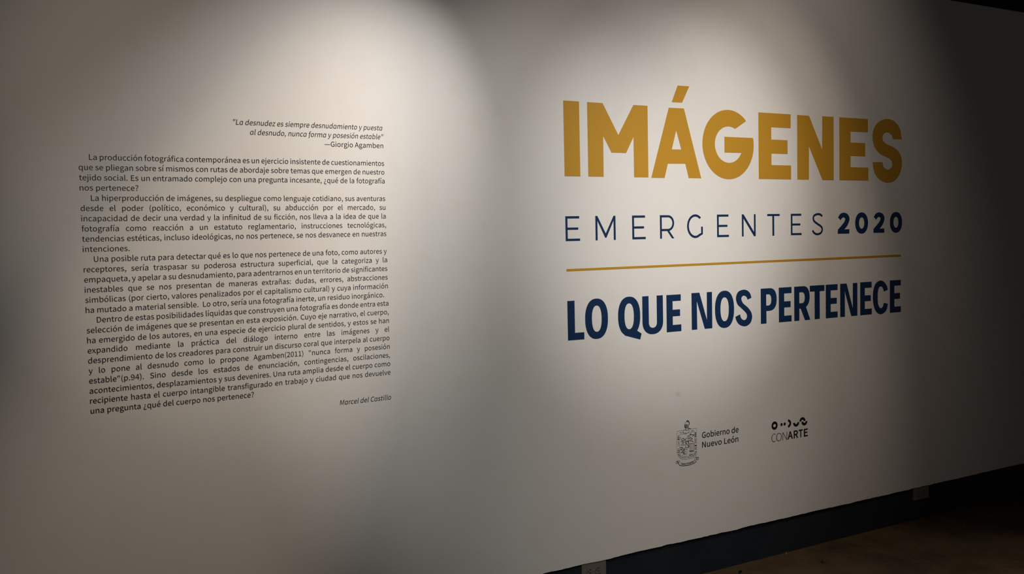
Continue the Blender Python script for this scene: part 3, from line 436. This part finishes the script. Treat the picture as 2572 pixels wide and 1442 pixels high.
# -- bold navy line LO QUE NOS PERTENECE
b2, t2 = 1079.0, 1235.0
zE = (b2, 1106.6, 1144.2, 1171.5, 1207.8, t2)
def bold_N(x0, x1, s):
    return [[(x0,b2),(x0+s,b2),(x0+s-.6,1199.6),(x1-41.2,b2),(x1,b2),(x1,t2),(x1-s+.6,t2),(x1-s,1115),(x0+42.6,t2),(x0,t2)]]
def bold_Q():
    return [arc(2074.2,1157,54.6,79.5,-48,246,54,2.3) + [(2051.3,1080.1),(2127.1,1058.3),(2134.5,1082.1)], oval(2050.9,2097.4,1104.2,1209.6,2.3)]
def bold_U():
    return [arc(2192.6,1128,52.6,52.4,180,360,30,2.2) + [(2245.2,t2-1),(2213.6,t2-1)] + arc(2192.8,1124,20.6,22,0,-180,20,2.2) + [(2172.1,t2-1),(2140.4,t2-1)]]
def bold_P():
    return [[(2786.6,b2),(2819.4,b2),(2819.4,1134.6),(2838,1134.6)] + arc(2840,1185.2,41.6,50.2,-88,90,26,2.3) + [(2786.6,t2+.4)],
            [(2818.6,1158.5)] + arc(2831,1183.7,18.4,25.2,-90,90,16,2.4) + [(2818.6,1208.9)]]
def bold_R():
    return [[(2989.5,b2),(3020.8,b2),(3020.8,1133.6),(3029,1133.9),(3056.5,b2),(3089.4,b2),(3062.4,1140)] + arc(3045,1186,41,49.2,-60,90,24,2.3) + [(2989.5,t2)],
            [(3021,1157.6)] + arc(3037,1183,18.4,25.3,-90,90,16,2.4) + [(3021,1208.2)]]
sub = [
    [[(1781.5,b2+.6),(1857,b2+.2),(1857,1107.2),(1814.2,1107.4),(1814.4,t2-.8),(1781.5,t2-.8)]],
    [oval(1862.4,1970.3,1076.3,1237,2.3), oval(1894.1,1940.3,1104.6,1209.4,2.3)],
    bold_Q(), bold_U(),
    full_E(2263.8,2340,2334.3,2295.5,2339,(1078.3,1106.6,1142.8,1170.4,1206.5,1233.2)),
    bold_N(2396.4,2507.8,28.8),
    [oval(2523.9,2630.9,1075.4,1236.8,2.3), oval(2554.2,2601.2,1104.4,1208.2,2.3)],
    [smooth(D['S_sub'])],
    bold_P(),
    full_E(2894.8,2972.2,2966.7,2927.3,2972.7,zE),
    bold_R(),
    [[(3118,b2+.4),(3150.6,b2+.4),(3150.6,1207.8),(3181.6,1207.8),(3181.6,t2),(3087.6,t2),(3087.6,1208.4),(3118,1208.2)]],
    full_E(3190.1,3267.6,3262.2,3221.8,3267.9,zE),
    bold_N(3285.3,3400.4,30.8),
    full_E(3420.6,3500.2,3493.2,3451.7,3499.1,(b2,1107,1144.6,1172.2,1208.5,1236.4)),
    [smooth(D['C_sub'])],
    full_E(3628.6,3708.2,3701.5,3661,3707.4,(b2-.6,1106.3,1144.4,1172.9,1209.8,1236.8)),
]
lettering('subtitle_lettering', 'bold condensed navy words LO QUE NOS PERTENECE below the golden line', 'wall lettering', (X0, b2), M_NAVY, sub)

# ------------------------------------------------------------------ running text
UNIT = 2.45e-5
GL = {}
for ch, (adv, lps) in GLYPHS.items():
    GL[ch] = (adv, [[(lp[i], lp[i+1]) for i in range(0, len(lp), 2)] for lp in lps])
def italic_set():
    it = {}
    for ch, (adv, lps) in GL.items():
        if ch in 'aá':
            q = [[(x, max(z, 0) if z < -20 else z) for x, z in lp] for lp in GL['q'][1]]
            it[ch] = (GL['q'][0], q); continue
        if ch == 'f':
            lps = [[(x, -190 if z < 5 else z) for x, z in lp] for lp in lps]
        it[ch] = (adv, lps)
    return {ch: (adv, [[(x+0.19*(z-240), z) for x, z in lp] for lp in lps]) for ch, (adv, lps) in it.items()}
IT = italic_set()
CACHE = {}
def glyph(st, ch, fat):
    key = (st, ch, fat)
    if key not in CACHE:
        adv, lps = (IT if st == 'i' else GL)[ch]
        if fat: lps = grow(lps, fat)
        CACHE[key] = (adv, lps, tri(lps) if lps else [])
    return CACHE[key]
def ink(st, s):
    f = [p[0] for lp in glyph(st, s[0], 0)[1] for p in lp]
    g = glyph(st, s[-1], 0)
    l_ = [p[0] for lp in g[1] for p in lp]
    return min(f), g[0]-max(l_)
def set_line(cut, s, x0, x1, z, st='r', fat=0, unit=UNIT, zunit=None, squeeze=False):
    """one line of text with its ink running from x0 to x1 (x1 None: natural length)"""
    zunit = zunit or unit
    s = s.replace('fi', '\ufb01')
    lb, rb = ink(st, s)
    advs = [glyph(st, ch, fat)[0] for ch in s]
    nat = (sum(advs)-lb-rb)
    k, extra = unit, 0.0
    if x1 is not None:
        sp = s.count(' ')
        gap = (x1-x0) - nat*unit
        if sp and not squeeze and gap > -sp*70*unit: extra = gap/sp
        else: k = (x1-x0)/nat
    x = x0 - lb*k
    for ch, a in zip(s, advs):
        _, lps, tr = glyph(st, ch, fat)
        if lps:
            cut.add(lps, lambda p, x=x: (x+p[0]*k, z+p[1]*zunit), tr)
        x += a*k + (extra if ch == ' ' else 0)

INK_T = 0.0004
def text_thing(name, label, category, lines, group=None):
    org = (min(l_[1] for l_ in lines), lines[-1][3])
    t = thing(name, label, category, (org[0], WALL_Y-0.0001, org[1]), group)
    for l_ in lines:
        c = Cut(INK_T); set_line(c, *l_[:4], **(l_[4] if len(l_) > 4 else {}))
        c.build('text_line', M_INK, t, org)
    return t

zl = lambda n: 1.74393-0.0303842*n
XL, XI, XR = 0.0960, 0.1249, 1.0482
QI = dict(st='i', squeeze=True)
text_thing('quotation_text', 'three short right-aligned lines of slanted quotation above the body text', 'wall text', [
    ('"La desnudez es siempre desnudamiento y puesta', 0.5456, 1.0460, zl(-4), QI),
    ('al desnudo, nunca forma y posesión estable"', 0.5971, 1.0486, zl(-3), QI),
    ('—Giorgio Agamben', 0.8403, 1.0470, zl(-2), dict(squeeze=True)),
])
paras = [
 (0, 'first paragraph of small black text, directly under the slanted quotation', [
 'La producción fotográfica contemporánea es un ejercicio insistente de cuestionamientos',
 'que se pliegan sobre sí mismos con rutas de abordaje sobre temas que emergen de nuestro',
 'tejido social. Es un entramado complejo con una pregunta incesante, ¿qué de la fotografía',
 'nos pertenece?']),
 (4, 'second paragraph of small black text, beginning La hiperproducción, with wide word gaps', [
 'La hiperproducción de imágenes, su despliegue como lenguaje cotidiano, sus aventuras',
 'desde el poder (político, económico y cultural), su abducción por el mercado, su',
 'incapacidad de decir una verdad y la infinitud de su ficción, nos lleva a la idea de que la',
 'fotografía como reacción a un estatuto reglamentario, instrucciones tecnológicas,',
 'tendencias estéticas, incluso ideológicas, no nos pertenece, se nos desvanece en nuestras',
 'intenciones.']),
 (10, 'third paragraph of small black text, beginning Una posible ruta', [
 'Una posible ruta para detectar qué es lo que nos pertenece de una foto, como autores y',
 'receptores, sería traspasar su poderosa estructura superficial, que la categoriza y la',
 'empaqueta, y apelar a su desnudamiento, para adentrarnos en un territorio de significantes',
 'inestables que se nos presentan de maneras extrañas: dudas, errores, abstracciones',
 'simbólicas (por cierto, valores penalizados por el capitalismo cultural) y cuya información',
 'ha mutado a material sensible.  Lo otro, sería una fotografía inerte, un residuo inorgánico.']),
 (16, 'longest and lowest paragraph of small black text, beginning Dentro de estas posibilidades', [
 'Dentro de estas posibilidades líquidas que construyen una fotografía es donde entra esta',
 'selección de imágenes que se presentan en esta exposición. Cuyo eje narrativo, el cuerpo,',
 'ha emergido de los autores, en una especie de ejercicio plural de sentidos, y estos se han',
 'expandido mediante la práctica del diálogo interno entre las imágenes y el',
 'desprendimiento de los creadores para construir un discurso coral que interpela al cuerpo',
 'y lo pone al desnudo como lo propone Agamben(2011) "nunca forma y posesión',
 'estable"(p.94). Sino desde los estados de enunciación, contingencias, oscilaciones,',
 'acontecimientos, desplazamientos y sus devenires. Una ruta amplia desde el cuerpo como',
 'recipiente hasta el cuerpo intangible transfigurado en trabajo y ciudad que nos devuelve',
 'una pregunta ¿qué del cuerpo nos pertenece?']),
]
SHORT = {3: 0.2569, 9: 0.2244, 15: 1.0331, 25: 0.5769}
for n0, label, rows in paras:
    L_ = []
    for i, s in enumerate(rows):
        L_.append((s, XI if i == 0 else XL, SHORT.get(n0+i, XR), zl(n0+i), dict(squeeze=(n0+i == 3))))
    text_thing('text_paragraph', label, 'wall text', L_, 'paragraphs of the wall text')
text_thing('signature_text', 'short slanted signature line below the right end of the body text', 'wall text', [
    ('Marcel del Castillo', 0.8624, 1.0475, 0.9262, dict(st='i', squeeze=True)),
])

# ------------------------------------------------------------------ crest with two caption lines
org = (2.3026, 0.5023)
crest = thing('crest_logo', 'black line-drawn coat of arms with helmet and scroll beside two short text lines', 'logo', (org[0], WALL_Y-0.0001, org[1]))
for nm in ('shield', 'charges', 'helmet', 'scroll'):
    c = Cut(INK_T)
    for pts, wd in D['crest_'+nm]:
        q = [(p[0]*MM, p[1]*MM) for p in pts]
        if len(q) > 3 and nm != 'charges': q = smooth_open(q, 4)
        c.ribbon(q, wd*MM*0.95)
    if nm == 'charges': ch_ = c.build('charges', M_INK, SHIELD, org)
    else:
        o = c.build(nm, M_INK, crest, org)
        if nm == 'shield': SHIELD = o
for s, x0, x1, z in (('Gobierno de', 2.4448, 2.6502, 0.6100), ('Nuevo León', 2.4452, 2.6485, 0.5684)):
    c = Cut(INK_T); set_line(c, s, x0, x1, z, 'r', 9, 3.5e-5, 3.62e-5, True)
    c.build('caption_line', M_INK, crest, org)

# ------------------------------------------------------------------ row of rings and arcs over capital letters
org = (2.845, 0.5385)
logo = thing('arc_logo', 'small black logo of ring, two dots and arcs above capital letters', 'logo', (org[0], WALL_Y-0.0001, org[1]))
def piece(name, loops):
    c = Cut(INK_T); c.add(loops, lambda p: (p[0]*MM, p[1]*MM)); return c.build(name, M_INK, logo, org)
zr = 612.6
piece('ring', [oval(2845.6,2882.3,594.3,632.2), oval(2855.8,2872.0,605.6,620.8)])
piece('dot', [oval(2899.8,2913.2,605.8,620.2)]); piece('dot', [oval(2919,2932.2,605.8,620.2)])
piece('arc', [arc(2946.6,zr,19.4,18.8,-90,90,22)+arc(2946.6,zr,8.4,8.2,90,-90,14)])
piece('arc', [arc(2997.2,611.6,19.4,19.0,180,360,22)+arc(2997.2,611.6,8.2,7.6,360,180,14)])
piece('arc', [arc(3036.8,612.8,18.6,18.6,0,180,22)+arc(3036.8,612.8,7.4,7.0,180,0,14)])
piece('arc', [arc(3049.4,610.4,18.6,18.6,180,360,22)+arc(3049.4,610.4,7.4,7.0,360,180,14)])
for s, ext, fat in (('C',(2844.9,2871.6),-17),('O',(2873.4,2906.9),-17),('N',(2912.2,2940.6),-17),('A',(2943.6,2975.8),22),('R',(2981.5,3009.5),22),('T',(3012.9,3038.6),22),('E',(3045.2,3071),22)):
    adv, lps, tr = glyph('r', s, fat)
    xs = [p[0] for lp in lps for p in lp]; zs = [p[1] for lp in lps for p in lp]
    z0, z1 = (539.2, 575.4) if s not in 'CO' else (538.9, 576.2)
    kx = (ext[1]-ext[0])/(max(xs)-min(xs)); kz = (z1-z0)/(max(zs)-min(zs))
    c = Cut(INK_T)
    c.add(lps, lambda p: ((ext[0]+(p[0]-min(xs))*kx)*MM, (z0+(p[1]-min(zs))*kz)*MM), tr)
    c.build('letter', M_INK, logo, org)

# ------------------------------------------------------------------ wall outlets in the dark strip
def rounded(x0, x1, z0, z1, r, n=5):
    out = []
    for cx, cz, a in ((x1-r,z1-r,0),(x0+r,z1-r,90),(x0+r,z0+r,180),(x1-r,z0+r,270)):
        out += arc(cx, cz, r, r, a, a+90, n)
    return out
def prism(loops, y0, y1):
    """solid between depths y0 (front) and y1, from loops in x,z"""
    c = Cut(y1-y0); c.add(loops)
    return [(x, y+y1, z) for x, y, z in c.v], c.f
def solid(name, loops, y0, y1, mat, parent, bevel=0.0):
    v, f = prism(loops, y0, y1)
    me = bpy.data.meshes.new(name); me.from_pydata(v, [], f); me.update()
    o = link(name, me, mat, parent)
    if bevel:
        mod = o.modifiers.new('bevel', 'BEVEL'); mod.width = bevel; mod.segments = 2; mod.limit_method = 'ANGLE'
    return o
def make_outlet(x, z, label):
    t = thing('wall_outlet', label, 'electrical outlet', (x, REAR_Y, z), 'outlets in the dark base strip')
    solid('cover_plate', [rounded(-.0575, .0575, -.035, .035, .004)], -.006, 0, M_PLATE, t, .0012)
    for s in (-1, 1):
        f = solid('socket_face', [rounded(s*.0195-.0145, s*.0195+.0145, -.0165, .0165, .009)], -.0078, -.0055, M_PLATE, t, .0006)
        for dz in (-.0062, .0062):
            solid('slot', [rounded(s*.0195-.0045, s*.0195+.0045, dz-.0011, dz+.0011, .0004, 2)], -.0081, -.0076, M_SLOT, f)
        solid('ground_hole', [arc(s*.0195-.0088, 0, .0023, .0026, 0, 360, 14)[:-1]], -.0081, -.0076, M_SLOT, f)
    solid('screw', [arc(0, 0, .0028, .0028, 0, 360, 14)[:-1]], -.0075, -.0058, M_METAL, t)
    return t
make_outlet(1.885, 0.1435, 'grey outlet cut off by the lower frame edge, below the bold navy words')
make_outlet(3.867, 0.1485, 'dim grey outlet farther right in the dark strip, beyond the arc logo')

# ------------------------------------------------------------------ crumbs of plaster on the floor by the wall
import random
rnd = random.Random(11)
def crumb(x, y, sx, sy, sz, label, mat):
    bm = bmesh.new(); bmesh.ops.create_icosphere(bm, subdivisions=2, radius=1)
    for v in bm.verts:
        k = 1+rnd.uniform(-.25, .25)
        v.co = Vector((v.co.x*sx*k, v.co.y*sy*k, max(v.co.z*k, -.5)*sz))
    zmin = min(v.co.z for v in bm.verts)
    for v in bm.verts: v.co.z -= zmin
    o = link('floor_crumb', mesh_from(bm, 'floor_crumb'), mat, None, (x, y, FLOOR_Z))
    o.rotation_euler = (0, 0, rnd.uniform(0, 3)); tag(o, label, 'debris')
    return o

crumb(2.928, 2.897, .013, .004, .003, 'thin pale plaster flake on the brown floor against the dark strip', M_GRIT)
crumb(2.983, 2.731, .010, .008, .011, 'small upright grey crumb standing out on the brown floor below the capital-letter logo', M_DUST)
crumb(2.597, 2.838, .016, .007, .005, 'dark crumb on the brown floor close to the lower frame edge', M_SLOT)
